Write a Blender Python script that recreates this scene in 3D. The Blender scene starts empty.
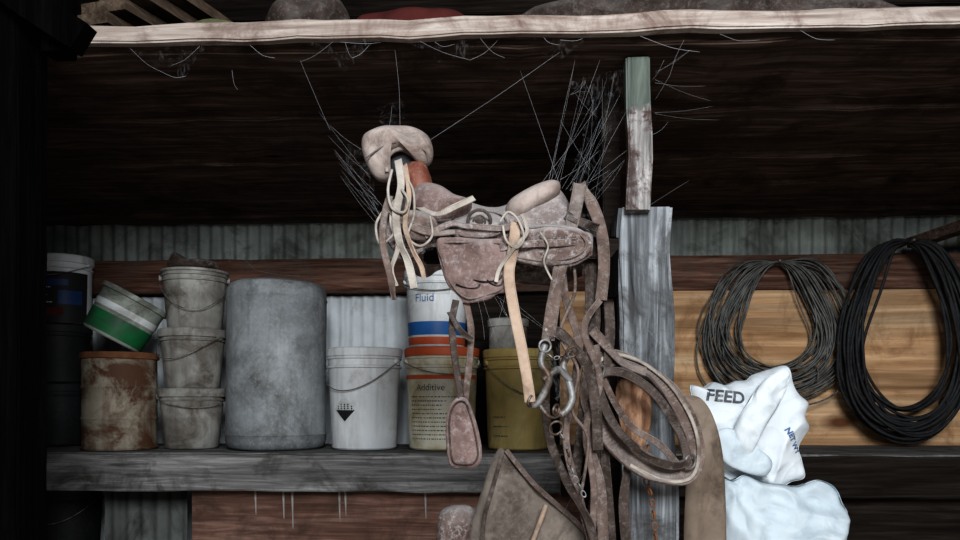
import bpy, bmesh, math, random
from mathutils import Vector, Matrix, noise
from mathutils.bvhtree import BVHTree
random.seed(7)
F=750.0; HY=400.0; CZ=1.5; TH=math.radians(2.7)
sc=bpy.context.scene
def P(px,py,Y):
    a=(px-480)/F; b=(HY-py)/F
    dx=a*math.cos(TH)-math.sin(TH); dy=a*math.sin(TH)+math.cos(TH)
    t=Y/dy
    return Vector((t*dx,Y,CZ+t*b))
def X(px,Y): return P(px,400,Y).x
def Z(px,py,Y): return P(px,py,Y).z

# ---------------- materials
def nodes(name):
    m=bpy.data.materials.new(name); m.use_nodes=True
    nt=m.node_tree; b=nt.nodes['Principled BSDF']
    return m,nt,b
def c4(c): return (c[0],c[1],c[2],1)
def noise_n(nt,vec,scale,detail=6,dist=0.0,rough=.6):
    n=nt.nodes.new('ShaderNodeTexNoise'); n.inputs['Scale'].default_value=scale
    n.inputs['Detail'].default_value=detail; n.inputs['Distortion'].default_value=dist
    n.inputs['Roughness'].default_value=rough
    nt.links.new(vec,n.inputs['Vector']); return n.outputs['Fac']
def ramp(nt,fac,stops):
    r=nt.nodes.new('ShaderNodeValToRGB'); e=r.color_ramp.elements
    e[0].position=stops[0][0]; e[0].color=c4(stops[0][1])
    e[1].position=stops[-1][0]; e[1].color=c4(stops[-1][1])
    for p,c in stops[1:-1]:
        k=e.new(p); k.color=c4(c)
    nt.links.new(fac,r.inputs['Fac']); return r.outputs['Color']
def mixc(nt,fac,a,b,mode='MIX'):
    m=nt.nodes.new('ShaderNodeMix'); m.data_type='RGBA'; m.blend_type=mode
    if isinstance(fac,(int,float)): m.inputs[0].default_value=fac
    else: nt.links.new(fac,m.inputs[0])
    for i,v in ((6,a),(7,b)):
        if isinstance(v,tuple): m.inputs[i].default_value=c4(v)
        else: nt.links.new(v,m.inputs[i])
    return m.outputs[2]
def bumpn(nt,b,h,st,dist=.004):
    n=nt.nodes.new('ShaderNodeBump'); n.inputs['Strength'].default_value=st
    n.inputs['Distance'].default_value=dist
    nt.links.new(h,n.inputs['Height']); nt.links.new(n.outputs['Normal'],b.inputs['Normal'])
def coord(nt,scale=(1,1,1)):
    t=nt.nodes.new('ShaderNodeTexCoord'); m=nt.nodes.new('ShaderNodeMapping')
    m.inputs['Scale'].default_value=scale
    nt.links.new(t.outputs['Object'],m.inputs['Vector']); return m.outputs['Vector']
def M(name,base,var,scale=8,rough=.7,metal=0,bump=.25,dirt=None,dlo=.5,dhi=.65,dscale=5,dust=None,dustamt=.7,streak=0,settle=0,spec=.25,dsc=70,dl=.50,dh=.68):
    m,nt,b=nodes(name); v=coord(nt)
    col=ramp(nt,noise_n(nt,v,scale),[(.35,base),(.65,var)])
    if dirt:
        f=ramp(nt,noise_n(nt,v,dscale,10,.6,.7),[(dlo,(0,0,0)),(dhi,(1,1,1))])
        col=mixc(nt,f,col,dirt)
    if streak:
        vs=coord(nt,(1,1,.12))
        f=ramp(nt,noise_n(nt,vs,22,6,.3,.6),[(.5,(0,0,0)),(.72,(streak,)*3)])
        col=mixc(nt,f,col,dirt or (.1,.09,.08))
    if dust:
        f=ramp(nt,noise_n(nt,v,dsc,9,0,.8),[(dl,(0,0,0)),(dh,(dustamt,)*3)])
        col=mixc(nt,f,col,dust)
        if settle:
            g=nt.nodes.new('ShaderNodeNewGeometry'); s=nt.nodes.new('ShaderNodeSeparateXYZ')
            nt.links.new(g.outputs['Normal'],s.inputs[0])
            f2=ramp(nt,s.outputs['Z'],[(.2,(0,0,0)),(.9,(settle,)*3)])
            col=mixc(nt,f2,col,dust)
    nt.links.new(col,b.inputs['Base Color'])
    b.inputs['Roughness'].default_value=rough; b.inputs['Metallic'].default_value=metal
    b.inputs['Specular IOR Level'].default_value=spec
    bumpn(nt,b,noise_n(nt,v,scale*6,8),bump)
    return m
def WOOD(name,c1,c2,c3,axis='x',bump=.6,dirt=None,dlo=.5,dhi=.7,fine=60,rough=.9,knots=None,spec=.12):
    m,nt,b=nodes(name)
    s={'x':(.05,1,1),'y':(1,.05,1),'z':(1,1,.05)}[axis]
    v=coord(nt,s)
    n=noise_n(nt,v,fine,8,.8,.65); n2=noise_n(nt,v,9,4,1.2)
    col=ramp(nt,n,[(.3,c1),(.5,c2),(.7,c3)])
    col2=ramp(nt,n2,[(.35,(.4,.4,.4)),(.6,(1,1,1))])
    col=mixc(nt,.8,col,col2,'MULTIPLY')
    v2=coord(nt,(1,1,1))
    if dirt:
        f=ramp(nt,noise_n(nt,v2,6,10,.5,.7),[(dlo,(0,0,0)),(dhi,(1,1,1))])
        col=mixc(nt,f,col,dirt)
    if knots:
        sx={'x':(.45,1,1),'z':(1,1,.45),'y':(1,.45,1)}[axis]
        vo=nt.nodes.new('ShaderNodeTexVoronoi'); vo.inputs['Scale'].default_value=3.2
        nt.links.new(coord(nt,sx),vo.inputs['Vector'])
        f=ramp(nt,vo.outputs['Distance'],[(.05,(1,1,1)),(.14,(0,0,0))])
        col=mixc(nt,f,col,knots)
    nt.links.new(col,b.inputs['Base Color']); b.inputs['Roughness'].default_value=rough
    b.inputs['Specular IOR Level'].default_value=spec
    bumpn(nt,b,n,bump,.005); return m

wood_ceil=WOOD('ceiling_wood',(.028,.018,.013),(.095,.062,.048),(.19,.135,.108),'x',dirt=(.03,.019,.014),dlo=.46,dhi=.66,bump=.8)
wood_beam=WOOD('front_beam_wood',(.15,.112,.095),(.30,.245,.212),(.47,.415,.375),'x',dirt=(.13,.085,.07),dlo=.48,dhi=.64)
wood_girt=WOOD('girt_wood',(.045,.021,.015),(.14,.07,.05),(.26,.16,.115),'x',dirt=(.09,.072,.062),dlo=.5,dhi=.7,knots=(.02,.01,.008))
wood_shelf=WOOD('shelf_wood',(.06,.056,.055),(.175,.168,.164),(.33,.32,.315),'x',dirt=(.04,.036,.033),dlo=.5,dhi=.68)
wood_post=WOOD('post_wood',(.025,.027,.029),(.17,.178,.188),(.46,.48,.50),'z',dirt=(.045,.042,.04),dlo=.48,dhi=.62,bump=1,fine=45,knots=(.02,.018,.016))
wood_shade_black=WOOD('shade_black_wood',(.001,.001,.001),(.002,.002,.002),(.005,.0045,.0045),'z',spec=.02)  # near-black colour paints in the shade on the unlit jamb
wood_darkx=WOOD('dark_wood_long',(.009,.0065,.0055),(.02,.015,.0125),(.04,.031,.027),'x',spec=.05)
wood_red=WOOD('red_plywood',(.09,.045,.032),(.18,.10,.075),(.32,.20,.16),'x',bump=.3,dirt=(.05,.03,.022),dlo=.45,dhi=.7)
wood_tan=WOOD('plywood_tan',(.34,.18,.085),(.58,.36,.20),(.76,.56,.36),'x',bump=.2,fine=22,dirt=(.17,.085,.04),dlo=.5,dhi=.76,knots=(.13,.055,.025))
wood_split=WOOD('split_wood',(.12,.06,.035),(.28,.15,.09),(.46,.30,.20),'z')
wood_old=WOOD('old_plank',(.04,.028,.02),(.10,.07,.05),(.18,.135,.10),'y')
def post_paint():
    m,nt,b=nodes('painted_board'); v=coord(nt,(1,1,.08)); v1=coord(nt)
    n=noise_n(nt,v,60,8,.6); base=ramp(nt,n,[(.3,(.05,.042,.04)),(.52,(.20,.185,.18)),(.72,(.44,.41,.40))])
    f=ramp(nt,noise_n(nt,v1,16,8,.5,.7),[(.48,(0,0,0)),(.58,(1,1,1))]); base=mixc(nt,f,base,(.06,.04,.035))
    sep=nt.nodes.new('ShaderNodeSeparateXYZ'); nt.links.new(v1,sep.inputs[0])
    nn=noise_n(nt,v1,14,6)
    ma=nt.nodes.new('ShaderNodeMath'); ma.operation='MULTIPLY_ADD'; ma.inputs[1].default_value=.12
    nt.links.new(nn,ma.inputs[0]); nt.links.new(sep.outputs['Z'],ma.inputs[2])
    mr=nt.nodes.new('ShaderNodeMapRange'); mr.inputs['From Min'].default_value=2.215; mr.inputs['From Max'].default_value=2.24
    nt.links.new(ma.outputs[0],mr.inputs['Value'])
    gg=ramp(nt,noise_n(nt,v,40,8,.5),[(.35,(.04,.046,.04)),(.65,(.125,.145,.125))])
    col=mixc(nt,mr.outputs['Result'],base,gg)
    nt.links.new(col,b.inputs['Base Color']); b.inputs['Roughness'].default_value=.9; b.inputs['Specular IOR Level'].default_value=.15
    bumpn(nt,b,n,.8); return m
board_paint=post_paint()
def BAG(name,c1,c2,c3):
    m,nt,b=nodes(name); v=coord(nt)
    col=ramp(nt,noise_n(nt,v,6),[(.35,c1),(.65,c2)])
    f=ramp(nt,noise_n(nt,v,9,8,.5),[(.5,(0,0,0)),(.75,(1,1,1))]); col=mixc(nt,f,col,c3)
    nt.links.new(col,b.inputs['Base Color']); b.inputs['Roughness'].default_value=.75; b.inputs['Specular IOR Level'].default_value=.15
    vo=nt.nodes.new('ShaderNodeTexVoronoi'); vo.inputs['Scale'].default_value=9; vo.feature='F1'
    nz=nt.nodes.new('ShaderNodeTexNoise'); nz.inputs['Scale'].default_value=5; nt.links.new(v,nz.inputs['Vector'])
    vv=nt.nodes.new('ShaderNodeVectorMath'); vv.operation='MULTIPLY_ADD'; vv.inputs[1].default_value=(.3,.3,.3)
    nt.links.new(nz.outputs['Color'],vv.inputs[0]); nt.links.new(v,vv.inputs[2]); nt.links.new(vv.outputs[0],vo.inputs['Vector'])
    bumpn(nt,b,vo.outputs['Distance'],.45,.03); return m
def WEBSHEET():
    m,nt,b=nodes('cobweb_sheet'); v=coord(nt)
    b.inputs['Base Color'].default_value=(.38,.38,.39,1); b.inputs['Roughness'].default_value=1; b.inputs['Specular IOR Level'].default_value=0
    n=noise_n(nt,coord(nt,(1,1,.3)),45,9,3.0,.7); n2=noise_n(nt,v,12,4,1)
    a=ramp(nt,n,[(.50,(0,0,0)),(.78,(.30,.30,.30))]); a2=ramp(nt,n2,[(.42,(0,0,0)),(.66,(1,1,1))])
    al=mixc(nt,1.0,a,a2,'MULTIPLY'); nt.links.new(al,b.inputs['Alpha']); return m

metal_wall=M('corrugated_metal_shaded',(.22,.24,.22),(.34,.37,.34),6,.7,.1,.1,dirt=(.10,.105,.09),dlo=.48,dhi=.65,streak=.6)  # wall metal coloured grey-green to paint in the dimmer light under the loft
metal_white=M('corrugated_white',(.60,.63,.65),(.78,.82,.84),6,.6,0,.1,dirt=(.30,.31,.30),dlo=.55,dhi=.75,streak=.4)
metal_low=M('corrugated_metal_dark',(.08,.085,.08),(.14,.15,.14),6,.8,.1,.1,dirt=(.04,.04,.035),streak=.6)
floor_m=M('dirt_floor',(.05,.04,.033),(.09,.075,.06),4,.95,0,.6)
dark_m=M('dark_wall_boards',(.008,.007,.006),(.016,.014,.012),4,.9,spec=.05)
galv=M('galvanized_weathered',(.17,.182,.19),(.32,.335,.345),5,.65,.05,.15,dirt=(.085,.085,.08),dlo=.46,dhi=.66,dscale=4,dust=(.45,.47,.49),dustamt=.35,streak=.55)
pl_white=M('plastic_white_dirty',(.52,.53,.54),(.72,.73,.735),5,.45,0,.08,dirt=(.28,.26,.23),dlo=.52,dhi=.76,dscale=6,streak=.5)
pl_cream=M('plastic_cream',(.58,.55,.44),(.76,.72,.60),5,.45,0,.08,dirt=(.38,.29,.13),dlo=.5,dhi=.68,dscale=7,streak=.5)
pl_grey=M('plastic_grey_dirty',(.20,.192,.175),(.35,.34,.315),6,.6,0,.12,dirt=(.085,.07,.055),dlo=.45,dhi=.64,dscale=7,streak=.65)
pl_mustard=M('plastic_mustard',(.34,.245,.085),(.50,.39,.16),5,.6,0,.1,dirt=(.17,.13,.07),dlo=.5,dhi=.7,streak=.5)
pl_orange=M('plastic_orange',(.46,.085,.03),(.58,.13,.05),5,.5,0,.08,dirt=(.24,.07,.04),dlo=.55,dhi=.75)
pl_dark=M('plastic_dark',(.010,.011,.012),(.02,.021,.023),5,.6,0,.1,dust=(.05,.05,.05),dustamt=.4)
rusty=M('rusty_can_steel',(.19,.16,.12),(.33,.29,.23),7,.7,.1,.3,dirt=(.08,.038,.02),dlo=.45,dhi=.58,dscale=6,streak=.7)
rust=M('rust',(.11,.045,.022),(.18,.08,.038),18,.85,.1,.4)
green=M('green_label',(.008,.10,.033),(.015,.155,.055),5,.5,0,.1,dirt=(.035,.06,.04),streak=.4)
greyg=M('grey_green_plastic',(.20,.225,.195),(.33,.35,.31),5,.5,0,.1,dirt=(.11,.115,.095),streak=.5)
blue=M('blue_label',(.02,.10,.29),(.035,.15,.38),5,.5,0,.05,dirt=(.06,.10,.18),dlo=.55,dhi=.75)
navy=M('navy_label',(.01,.03,.10),(.02,.05,.15),5,.5,0,.05)
black=M('black_print_hole_shade',(.012,.012,.014),(.02,.02,.022),5,.6,0,.05)
faded=M('faded_print',(.05,.055,.065),(.12,.125,.14),30,.6,0,.05,dirt=(.35,.34,.32),dlo=.55,dhi=.66,dscale=40)
fblue=M('faded_blue_print',(.06,.12,.26),(.12,.2,.36),30,.6,0,.05,dirt=(.4,.42,.45),dlo=.55,dhi=.66,dscale=40)
offw=M('label_white',(.50,.52,.52),(.62,.64,.64),5,.6,0,.05,dirt=(.34,.34,.32))
drip_m=M('old_white_paint',(.20,.18,.165),(.32,.30,.28),12,.8,0,.1,dirt=(.15,.10,.08))
steel=M('dull_steel',(.14,.135,.13),(.32,.315,.31),20,.55,.5,.2,dirt=(.08,.05,.035),dlo=.46,dhi=.6,dscale=18)
wire_m=M('wire_galvanized',(.05,.05,.045),(.15,.15,.14),20,.6,.1,.2)
hose_m=M('black_cable',(.008,.008,.009),(.022,.022,.023),10,.7,0,.2,dust=(.07,.07,.07),dustamt=.4)
D1=(.46,.435,.43)
L_grey=M('leather_grey_dusty',(.10,.068,.058),(.22,.175,.16),14,.85,0,.9,dirt=(.065,.038,.03),dlo=.46,dhi=.64,dscale=12,dust=D1,dustamt=.8,settle=.55,spec=.15)
L_pad=M('leather_pad',(.235,.18,.155),(.36,.30,.27),10,.85,0,.6,dirt=(.10,.066,.052),dlo=.48,dhi=.68,dscale=9,dust=(.48,.44,.42),dustamt=.35,settle=.3,spec=.15)
L_mauve=M('leather_mauve',(.10,.062,.055),(.20,.14,.128),16,.8,0,.8,dirt=(.065,.036,.03),dlo=.48,dhi=.65,dscale=10,dust=(.40,.355,.345),dustamt=.5,settle=.4,spec=.2)
L_red=M('leather_redbrown',(.13,.042,.026),(.21,.08,.052),16,.55,0,.4,dust=(.28,.22,.19),dustamt=.5)
L_dark=M('leather_dark',(.026,.018,.014),(.07,.051,.043),16,.8,0,.5,dust=(.24,.22,.21),dustamt=.45,settle=.4,spec=.15)
L_mid=M('leather_mid',(.065,.044,.036),(.15,.108,.092),16,.8,0,.5,dust=(.35,.325,.31),dustamt=.5,settle=.55,spec=.15)
L_tan=M('leather_tan',(.26,.18,.13),(.39,.29,.22),12,.8,0,.4,dirt=(.15,.105,.075),dust=(.48,.43,.38),dustamt=.35)
L_pale=M('leather_pale',(.28,.245,.21),(.44,.40,.355),14,.85,0,.4,dirt=(.13,.10,.082))
canvas=M('canvas_brown',(.105,.085,.072),(.185,.155,.132),7,.9,0,.4,dirt=(.055,.042,.034),dust=(.28,.255,.235),dustamt=.35,spec=.1)
felt=M('felt_tan',(.14,.105,.08),(.215,.17,.135),7,.95,0,.5,dirt=(.07,.05,.038),spec=.1)
bag_m=BAG('woven_poly_bag',(.66,.70,.73),(.80,.84,.87),(.50,.54,.57))
bag_b=BAG('woven_poly_bag_blue',(.52,.60,.65),(.68,.75,.79),(.36,.43,.48))
web_m=M('cobweb_silk',(.20,.20,.21),(.34,.34,.35),6,.9,0,0)
sheet_m=WEBSHEET()
redcloth=M('red_cloth',(.05,.010,.009),(.09,.018,.014),9,.9,0,.5)
rope_m=M('rope_yellow_green',(.06,.065,.03),(.12,.12,.06),20,.9,0,.5)

# ---------------- mesh helpers
def mk(name,verts,faces,mat,smooth=True):
    me=bpy.data.meshes.new(name); me.from_pydata([tuple(v) for v in verts],[],faces)
    bm=bmesh.new(); bm.from_mesh(me); bmesh.ops.recalc_face_normals(bm,faces=bm.faces[:]); bm.to_mesh(me); bm.free()
    me.materials.append(mat)
    if smooth:
        for p in me.polygons: p.use_smooth=True
    o=bpy.data.objects.new(name,me); sc.collection.objects.link(o); return o
def G(name,parts):
    e=bpy.data.objects.new(name,None); sc.collection.objects.link(e); e.empty_display_size=.1
    for p in parts: p.parent=e
    return e
def board(name,x0,x1,y0,y1,z0,z1,mat,shear=0,jit=.002,bev=.004,axis=None):
    d=[abs(x1-x0),abs(y1-y0),abs(z1-z0)]
    bm=bmesh.new(); bmesh.ops.create_cube(bm,size=1)
    for v in bm.verts:
        v.co=Vector(((x0+x1)/2+v.co.x*d[0],(y0+y1)/2+v.co.y*d[1],(z0+z1)/2+v.co.z*d[2]))
    ax=d.index(max(d)); n=max(1,min(60,int(d[ax]/.05)))
    es=[e for e in bm.edges if abs((e.verts[0].co-e.verts[1].co)[ax])>d[ax]*.9]
    bmesh.ops.bevel(bm,geom=es,offset=min(bev,min(d)*.3),segments=2,affect='EDGES')
    for i in range(1,n):
        co=[0,0,0]; co[ax]=[x0,y0,z0][ax]+ (d[ax]*i/n); no=[0,0,0]; no[ax]=1
        bmesh.ops.bisect_plane(bm,geom=bm.verts[:]+bm.edges[:]+bm.faces[:],plane_co=co,plane_no=no)
    for v in bm.verts:
        nz=noise.noise_vector(v.co*7+Vector((x0*3,y0*5,z0*9)))*jit*2; nz[ax]=0
        if ax==2: v.co.x+=shear*(z1-v.co.z)
        v.co+=nz
    me=bpy.data.meshes.new(name); bm.to_mesh(me); bm.free(); me.materials.append(mat)
    o=bpy.data.objects.new(name,me); sc.collection.objects.link(o); return o
def crom(pts,n,closed=False):
    pts=[Vector(p) for p in pts]; out=[]; m=len(pts)
    segs=m if closed else m-1
    for i in range(segs):
        g=(lambda k: pts[k%m]) if closed else (lambda k: pts[max(0,min(m-1,k))])
        p0,p1,p2,p3=g(i-1),g(i),g(i+1),g(i+2)
        for j in range(n):
            t=j/n
            out.append(.5*((2*p1)+(-p0+p2)*t+(2*p0-5*p1+4*p2-p3)*t*t+(-p0+3*p1-3*p2+p3)*t**3))
    if not closed: out.append(pts[-1])
    return out
def sweep(name,pts,prof,mat,closed=False,normal=(0,-1,0),twist=0,n=8,smooth=True,taper=None,wob=0):
    c=crom(pts,n,closed); N=len(c); k=len(prof); V=[]; Fc=[]
    nv=Vector(normal).normalized(); sd=random.uniform(0,50)
    for i in range(N):
        a=c[(i-1)%N] if closed else c[max(0,i-1)]; b=c[(i+1)%N] if closed else c[min(N-1,i+1)]
        t=(b-a).normalized(); s=t.cross(nv)
        if s.length<1e-3: s=t.cross(Vector((1,0.01,0)))
        s.normalize(); u=s.cross(t).normalized()
        ang=twist*i/N
        if wob:
            ph=i/N*2*math.pi if closed else None
            q=Vector((math.cos(ph)*1.5,math.sin(ph)*1.5,sd)) if closed else Vector((i*.09,sd,0))
            ang+=wob*noise.noise(q)
        s2=s*math.cos(ang)+u*math.sin(ang); u2=-s*math.sin(ang)+u*math.cos(ang)
        w=taper(i/(N-1)) if taper else 1
        for (p,q) in prof: V.append(c[i]+s2*p*w+u2*q*w)
    R=N if closed else N-1
    for i in range(R):
        for j in range(k):
            Fc.append((i*k+j,i*k+(j+1)%k,((i+1)%N)*k+(j+1)%k,((i+1)%N)*k+j))
    if not closed:
        Fc.append(tuple(range(k))[::-1]); Fc.append(tuple((N-1)*k+j for j in range(k)))
    return mk(name,V,Fc,mat,smooth)
def circ(r,k=8): return [(r*math.cos(2*math.pi*j/k),r*math.sin(2*math.pi*j/k)) for j in range(k)]
def tube(name,pts,r,mat,closed=False,n=8,k=8,normal=(0,-1,0)): return sweep(name,pts,circ(r,k),mat,closed,normal,0,n)
def strapprof(w,t=.004):
    h=w/2;b=min(.0012,t*.3)
    return [(-h,-t/2+b),(-h+b,-t/2),(h-b,-t/2),(h,-t/2+b),(h,t/2-b),(h-b,t/2),(h*.8,t/2),(h*.75,t/2-.001),(-h*.75,t/2-.001),(-h*.8,t/2),(-h+b,t/2),(-h,t/2-b)]
def strap(name,pp,wpx,mat,closed=False,t=.004,twist=0,n=10,normal=(0,-1,0),wob=1.3):
    pts=[P(*p) for p in pp]; w=wpx/F*pts[0].y
    return sweep(name,pts,strapprof(w,t),mat,closed,normal,twist,n,smooth=False,wob=wob)
def lathe(name,prof,mat,loc,seg=56,rot=None,lump=0):
    V=[];Fc=[];k=len(prof)
    for i in range(seg):
        a=2*math.pi*i/seg
        for (r,z) in prof:
            p=Vector((r*math.cos(a),r*math.sin(a),z))
            if lump:
                q=1+lump*noise.noise(Vector((math.cos(a)*1.5,math.sin(a)*1.5,z*5))+Vector(loc))
                p.x*=q;p.y*=q
            if rot: p=rot@p
            V.append(p+Vector(loc))
    for i in range(seg):
        for j in range(k-1):
            if prof[j][0]<1e-6 and prof[j+1][0]<1e-6: continue
            Fc.append((i*k+j,((i+1)%seg)*k+j,((i+1)%seg)*k+j+1,i*k+j+1))
    me=bpy.data.meshes.new(name); me.from_pydata(V,[],Fc)
    bm=bmesh.new(); bm.from_mesh(me); bmesh.ops.remove_doubles(bm,verts=bm.verts[:],dist=1e-5)
    bmesh.ops.recalc_face_normals(bm,faces=bm.faces[:]); bm.to_mesh(me); bm.free()
    me.materials.append(mat)
    for p in me.polygons: p.use_smooth=True
    o=bpy.data.objects.new(name,me); sc.collection.objects.link(o)
    m=o.modifiers.new('es','EDGE_SPLIT'); m.split_angle=math.radians(40)
    return o
def pillow(name,outl,Y,mat,tf=.01,tb=.01,cen=None,K=9,n=5,rough=0,curve=None,pw=2.5,seedv=0,nscale=14,crump=0,cscale=9):
    pts=[P(a,b,Y) for a,b in outl]
    c=crom(pts,n,True); N=len(c)
    ctr=P(cen[0],cen[1],Y) if cen else sum(c,Vector())/N
    V=[];Fc=[]
    def pos(s,p,side):
        q=ctr+(p-ctr)*s
        h=(max(0,1-s**pw))**.5
        y=Y-tf*h if side==0 else Y+tb*h
        if rough: y+=rough*noise.noise(Vector((q.x*nscale,q.z*nscale,seedv+side*3)))*(h*.8+.2)
        if crump:
            w=noise.noise_vector(Vector((q.x*4,q.z*4,seedv)))*.12
            r1=abs(noise.noise(Vector(((q.x+w.x)*cscale,(q.z+w.z)*cscale*.8,seedv+7))))
            r2=abs(noise.noise(Vector(((q.x+w.z)*cscale*2.3,(q.z+w.x)*cscale*2.3,seedv+17))))
            y+=(crump*2.2*r1+crump*.8*r2)*(h*.8+.2)*(1 if side==0 else -1)
        if curve: y+=curve(q.x,q.z)
        return Vector((q.x,y,q.z))
    for side in (0,1):
        base=len(V); V.append(pos(0,ctr,side))
        for k in range(1,K+1):
            for p in c: V.append(pos(math.sin(k/K*math.pi/2),p,side))
        for j in range(N): Fc.append((base,base+1+j,base+1+(j+1)%N))
        for k in range(K-1):
            for j in range(N):
                a=base+1+k*N+j;b2=base+1+k*N+(j+1)%N
                Fc.append((a,a+N,b2+N,b2))
    b1=1+(K-1)*N; b2=(1+K*N)+1+(K-1)*N
    for j in range(N): Fc.append((b1+j,b2+j,b2+(j+1)%N,b1+(j+1)%N))
    return mk(name,V,Fc,mat)
def ring(name,c,r,tr,mat,tilt=(0,0,0),sx=1,seg=28):
    R=Matrix.Rotation(tilt[0],3,'X')@Matrix.Rotation(tilt[1],3,'Y')@Matrix.Rotation(tilt[2],3,'Z')
    V=[];Fc=[];k=8
    for i in range(seg):
        a=2*math.pi*i/seg
        for j in range(k):
            b=2*math.pi*j/k; rr=r+tr*math.cos(b)
            V.append(R@Vector((rr*math.cos(a)*sx,tr*math.sin(b),rr*math.sin(a)))+Vector(c))
    for i in range(seg):
        for j in range(k):
            Fc.append((i*k+j,i*k+(j+1)%k,((i+1)%seg)*k+(j+1)%k,((i+1)%seg)*k+j))
    return mk(name,V,Fc,mat)
def band(name,loc,r0,r1,z0,z1,mat,a0=-180,a1=0,seg=40,off=.0015,H=1.0):
    V=[];Fc=[];rows=4
    for i in range(seg+1):
        a=math.radians(a0+(a1-a0)*i/seg)
        for j in range(rows+1):
            z=z0+(z1-z0)*j/rows; r=r0+(r1-r0)*z/H+off
            V.append(Vector((r*math.cos(a),r*math.sin(a),z))+Vector(loc))
    for i in range(seg):
        for j in range(rows):
            b=i*(rows+1)+j; Fc.append((b,b+rows+1,b+rows+2,b+1))
    return mk(name,V,Fc,mat)
def textmesh(body,size,off=0):
    cu=bpy.data.curves.new('t','FONT'); cu.body=body; cu.size=size; cu.align_x='CENTER'; cu.align_y='CENTER'; cu.offset=off
    o=bpy.data.objects.new('t',cu); sc.collection.objects.link(o)
    bpy.context.view_layer.update()
    dg=bpy.context.evaluated_depsgraph_get()
    me=bpy.data.meshes.new_from_object(o.evaluated_get(dg)); bpy.data.objects.remove(o); return me
def wraptext(name,body,size,loc,r,z,adeg,mat):
    me=textmesh(body,size); a0=math.radians(adeg)
    for v in me.vertices:
        a=a0+v.co.x/r; v.co=Vector((r*math.cos(a)+loc[0],r*math.sin(a)+loc[1],z+v.co.y+loc[2]))
    me.materials.clear(); me.materials.append(mat)
    o=bpy.data.objects.new(name,me); sc.collection.objects.link(o); return o
def printon(name,body,size,px,py,Y,target,rotdeg,mat,off=.001):
    me=textmesh(body,size,off)
    bm=bmesh.new(); bm.from_mesh(me)
    bmesh.ops.triangulate(bm,faces=bm.faces[:]); bmesh.ops.subdivide_edges(bm,edges=bm.edges[:],cuts=2,use_grid_fill=True); bm.to_mesh(me); bm.free()
    t=BVHTree.FromPolygons([v.co.copy() for v in target.data.vertices],[tuple(p.vertices) for p in target.data.polygons])
    c=P(px,py,Y); ra=math.radians(rotdeg)
    for v in me.vertices:
        x=v.co.x*math.cos(ra)-v.co.y*math.sin(ra); z=v.co.x*math.sin(ra)+v.co.y*math.cos(ra)
        q=Vector((c.x+x,Y-.6,c.z+z)); h=t.ray_cast(q,Vector((0,1,0)))
        v.co=Vector((q.x,(h[0].y if h[0] else Y)-.003,q.z))
    me.materials.clear(); me.materials.append(mat)
    o=bpy.data.objects.new(name,me); sc.collection.objects.link(o); return o

# ---------------- room shell
SH=1.315; CEIL=2.29
def corr(name,x0,x1,Y,z0,z1,mat,amp=.008,per=.056):
    n=int((x1-x0)/per*8); V=[];Fc=[]
    for i in range(n+1):
        x=x0+(x1-x0)*i/n; y=Y+amp*math.sin(2*math.pi*x/per)
        V+= [(x,y,z0),(x,y,z1),(x,y+.003,z1),(x,y+.003,z0)]
    for i in range(n):
        a=i*4
        for j in range(4): Fc.append((a+j,a+(j+1)%4,a+4+(j+1)%4,a+4+j))
    return mk(name,V,Fc,mat)
corr('wall_back',-2.7,2.9,3.32,0,3.7,metal_wall)
board('floor',-2.8,3.0,-1.5,3.5,-.08,0,floor_m,jit=0)
def plankwall(name,x,y0,y1):
    ps=[];k=0;z=0
    while z<3.6:
        ps.append(board('plank_%d'%k,x-.015,x+.015,y0,y1,z,z+.195,dark_m)); z+=.2;k+=1
    G(name,ps)
plankwall('wall_left',-2.65,.2,3.3); plankwall('wall_right',2.85,.2,3.3)
board('roof',-2.8,3.0,.2,3.5,3.7,3.75,dark_m,jit=0)
G('loft_darkening_boards',[board('plank_%d'%i,-2.6,2.8,2.9,2.92,2.335+.22*i,2.335+.22*i+.212,wood_darkx) for i in range(6)])  # boards added to darken the loft in front of the metal wall
ps=[];y=1.68;k=0
while y<3.28:
    w=random.choice([.17,.19,.2,.215]); w=min(w,3.3-y)
    zz=[0,.014,-.004,.010,-.008,.012,.0,.013,-.006,.01,0,0][k%12]
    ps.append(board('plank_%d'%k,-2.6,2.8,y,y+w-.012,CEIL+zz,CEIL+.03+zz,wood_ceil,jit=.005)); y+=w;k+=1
G('ceiling',ps)
board('loft_edge_beam',X(84,1.64),2.7,1.625,1.652,2.294,2.334,wood_beam,jit=.004,bev=.004)
G('ceiling_joist',[board('joist',X(600,1.985),X(600,1.985)+.045,1.985,3.19,2.17,CEIL-.018,wood_darkx)])
sweep('ceiling_brace',[Vector((1.62,3.15,2.14)),Vector((1.95,2.5,2.22)),Vector((2.3,1.8,2.25))],[(-.03,-.02),(.03,-.02),(.03,.02),(-.03,.02)],wood_ceil,normal=(0,0,1),smooth=False)
board('wall_girt',-2.6,2.8,3.2,3.25,1.965,2.11,wood_girt)
corr('corrugated_panel',X(92,3.28),X(410,3.28),3.285,0,1.96,metal_white,amp=.006,per=.05)
board('backing_panel',X(412,3.27),X(640,3.27),3.27,3.29,0,1.96,wood_darkx,jit=0)
board('plywood_panel',X(560,3.2),2.3,3.205,3.225,0,1.962,wood_tan,jit=0)
yF=2.58
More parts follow.
